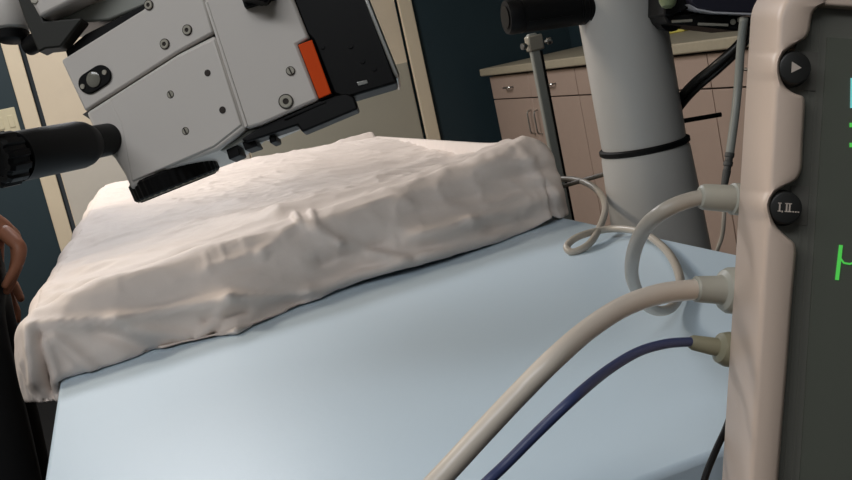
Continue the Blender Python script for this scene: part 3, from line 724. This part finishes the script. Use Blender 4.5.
# ------------------------------------------------------------------ person at the left edge
def skin_mesh(name, joints, bones, m, parent, sub=2, root=0):
    me = bpy.data.meshes.new(name); me.from_pydata([j[0] for j in joints], bones, []); me.materials.append(m)
    o = bpy.data.objects.new(name, me); COL.objects.link(o)
    if parent: o.parent = parent; me.transform(Matrix.Translation(-parent.location))
    md = o.modifiers.new('skin', 'SKIN'); md.use_smooth_shade = True
    for i, j in enumerate(joints):
        v = me.skin_vertices[0].data[i]; r = j[1]; v.radius = r if isinstance(r, tuple) else (r, r); v.use_root = (i == root)
    s = o.modifiers.new('sub', 'SUBSURF'); s.levels = sub; s.render_levels = sub
    # freeze to a plain mesh
    dg = bpy.context.evaluated_depsgraph_get(); me2 = bpy.data.meshes.new_from_object(o.evaluated_get(dg)); o.modifiers.clear(); o.data = me2
    me2.name = name
    for p in me2.polygons: p.use_smooth = True
    return o
wr = P(-1, 226, 2.06)                      # wrist seen at the frame edge
kn = P(18, 244, 2.05)                      # knuckles
bx, by = P(22, 340, 2.05).x-.125, wr.y+.02
pe = thing('person', (bx, by, 0), 'person in black clothing at the left edge, a bare hand reaching down beside the mattress', 'person')
jo = []; bo = []
def J(p, r, par=None):
    jo.append((Vector(p), r)); i = len(jo)-1
    if par is not None: bo.append((par, i))
    return i
pel = J((bx, by, .95), (.13, .10)); sp1 = J((bx-.01, by, 1.10), (.12, .095), pel); sp2 = J((bx-.01, by, 1.28), (.135, .10), sp1)
nk0 = J((bx-.01, by, 1.44), (.075, .075), sp2); nk = J((bx, by, 1.51), .052, nk0); hd0 = J((bx+.02, by, 1.58), (.066, .070), nk); hd1 = J((bx+.015, by, 1.66), (.078, .088), hd0); J((bx+.005, by, 1.735), (.060, .068), hd1)
for s in (-1, 1):
    hp = J((bx, by+s*.09, .88), .088, pel); kne = J((bx+.015, by+s*.10, .50), .058, hp); an = J((bx-.01, by+s*.10, .09), .040, kne); J((bx+.12, by+s*.11, .035), (.040, .026), an)
hand_roots = []
for s in (-1, 1):
    sh = J((bx-.005, by+s*.175, 1.40), .056, nk0)
    if s == -1:
        el = J((wr.x-.15, wr.y-.04, 1.08), .038, sh); w_ = J(wr, .024, el); J(wr.lerp(kn, .72), .0225, w_)
    else:
        el = J((bx-.02, by+.25, 1.10), .040, sh); w_ = J((bx+.05, by+.24, .86), (.022, .026), el); pm = J((bx+.06, by+.24, .79), (.014, .036), w_); J((bx+.065, by+.24, .75), (.013, .036), pm)
body = skin_mesh('body', jo, bo, M_skin, pe)
# fingers of the visible hand
fdir = (P(16, 297, 2.05)-kn); side = (-fw*.65+CR*.42-CU*.30).normalized()
for k, (off, ln) in enumerate(((-.034, .88), (-.011, 1.0), (.012, .95), (.034, .78))):
    b0 = kn + side*off - fdir*.04*abs(off)/.03; p0 = wr+side*off*.35
    mid = b0 + fdir*.42*ln + CR*(.006-.004*k); tip = b0 + fdir*.98*ln - CR*(.006+.009*k)
    jf = [(p0, .018), (b0, .0155), (mid, .0122), (mid.lerp(tip, .55), .0100), (tip, .0078)]
    skin_mesh('finger', jf, [(0, 1), (1, 2), (2, 3), (3, 4)], M_skin, pe)
t0 = wr.lerp(kn, .3)-side*.030; t1 = t0 + (P(3, 268, 2.0)-P(6, 240, 2.0))*.8 - side*.014; t2 = t1 + (P(4, 285, 2.0)-P(3, 268, 2.0))*1.1 + side*.006
skin_mesh('thumb', [(wr.lerp(kn, .15), .014), (t0, .014), (t1, .0115), (t2, .008)], [(0, 1), (1, 2), (2, 3)], M_skin, pe)
oc = Vector((bx+.065, by+.24, .75))
for k in range(4):
    o = Vector((0, 0, 0)) + Vector((-.026+.017*k, 0, 0)); b0 = oc+o
    skin_mesh('finger', [(b0+Vector((0, 0, .03)), .010), (b0, .010), (b0+Vector((.006, -.004, -.04)), .009), (b0+Vector((.0, -.014, -.075+.006*abs(k-1.5))), .007)], [(0, 1), (1, 2), (2, 3)], M_skin, pe)
skin_mesh('thumb', [(oc+Vector((.012, 0, .06)), .013), (oc+Vector((.040, -.005, .03)), .012), (oc+Vector((.048, -.014, -.02)), .009)], [(0, 1), (1, 2)], M_skin, pe)
# clothes
jo = []; bo = []
a = J((bx, by, .99), (.150, .118)); b = J((bx, by, .90), (.148, .120), a)
for s in (-1, 1):
    h = J((bx+.01, by+s*.085, .80), .108, b); k = J((bx+.02, by+s*.10, .50), .082, h); J((bx, by+s*.10, .11), .066, k)
tag(skin_mesh('trousers', jo, bo, M_cloth, pe), 'black trousers')
jo = []; bo = []
a = J((bx-.005, by, .96), (.150, .118)); b = J((bx-.01, by, 1.12), (.142, .115), a); c = J((bx-.01, by, 1.30), (.155, .12), b); d = J((bx-.01, by, 1.43), (.095, .085), c); J((bx, by, 1.48), .066, d)
for s in (-1, 1):
    h = J((bx-.005, by+s*.175, 1.40), .074, d); e = Vector((wr.x-.15, wr.y-.04, 1.08)) if s == -1 else Vector((bx-.02, by+.25, 1.10))
    J(Vector((bx-.005, by+s*.175, 1.40)).lerp(e, .62), .064, h)
tag(skin_mesh('shirt', jo, bo, M_cloth, pe), 'black short-sleeved shirt')
for s in (-1, 1):
    skin_mesh('shoe', [((bx-.04, by+s*.10, .045), .044), ((bx+.06, by+s*.105, .045), .046), ((bx+.17, by+s*.11, .034), .034)], [(0, 1), (1, 2)], M_blackm, pe)
bm = bmesh.new(); bmesh.ops.create_uvsphere(bm, u_segments=28, v_segments=18, radius=1)
for v in list(bm.verts):
    if v.co.x > .25 and v.co.z < .62 or v.co.z < -.55: bm.verts.remove(v)
for v in bm.verts: v.co = Vector((bx+.002+v.co.x*.103, by+v.co.y*.090, 1.685+v.co.z*.108))
link('hair', bm, M_hair, pe, smooth=180)
for s in (-1, 1):
    bm = bmesh.new(); bmesh.ops.create_uvsphere(bm, u_segments=16, v_segments=10, radius=.012); bmesh.ops.translate(bm, verts=bm.verts[:], vec=(bx+.088, by+s*.032, 1.655)); link('eye', bm, M_mark, pe)
    bm = bmesh.new(); bmesh.ops.create_uvsphere(bm, u_segments=12, v_segments=8, radius=1)
    for v in bm.verts: v.co = Vector((bx+.005+v.co.x*.016, by+s*.088+v.co.y*.008, 1.64+v.co.z*.03))
    link('ear', bm, M_skin, pe)
skin_mesh('nose', [((bx+.086, by, 1.66), .010), ((bx+.106, by, 1.625), .014), ((bx+.09, by, 1.61), .010)], [(0, 1), (1, 2)], M_skin, pe)
skin_mesh('mouth', [((bx+.084, by-.022, 1.578), .005), ((bx+.091, by, 1.578), .008), ((bx+.084, by+.022, 1.578), .005)], [(0, 1), (1, 2)], mat('lips', (160, 92, 82), .5), pe)
# ------------------------------------------------------------------ look
S.view_settings.view_transform = 'Standard'; S.view_settings.look = 'None'
S.view_settings.exposure = 0.24; S.view_settings.gamma = 1
S.view_settings.use_curve_mapping = False
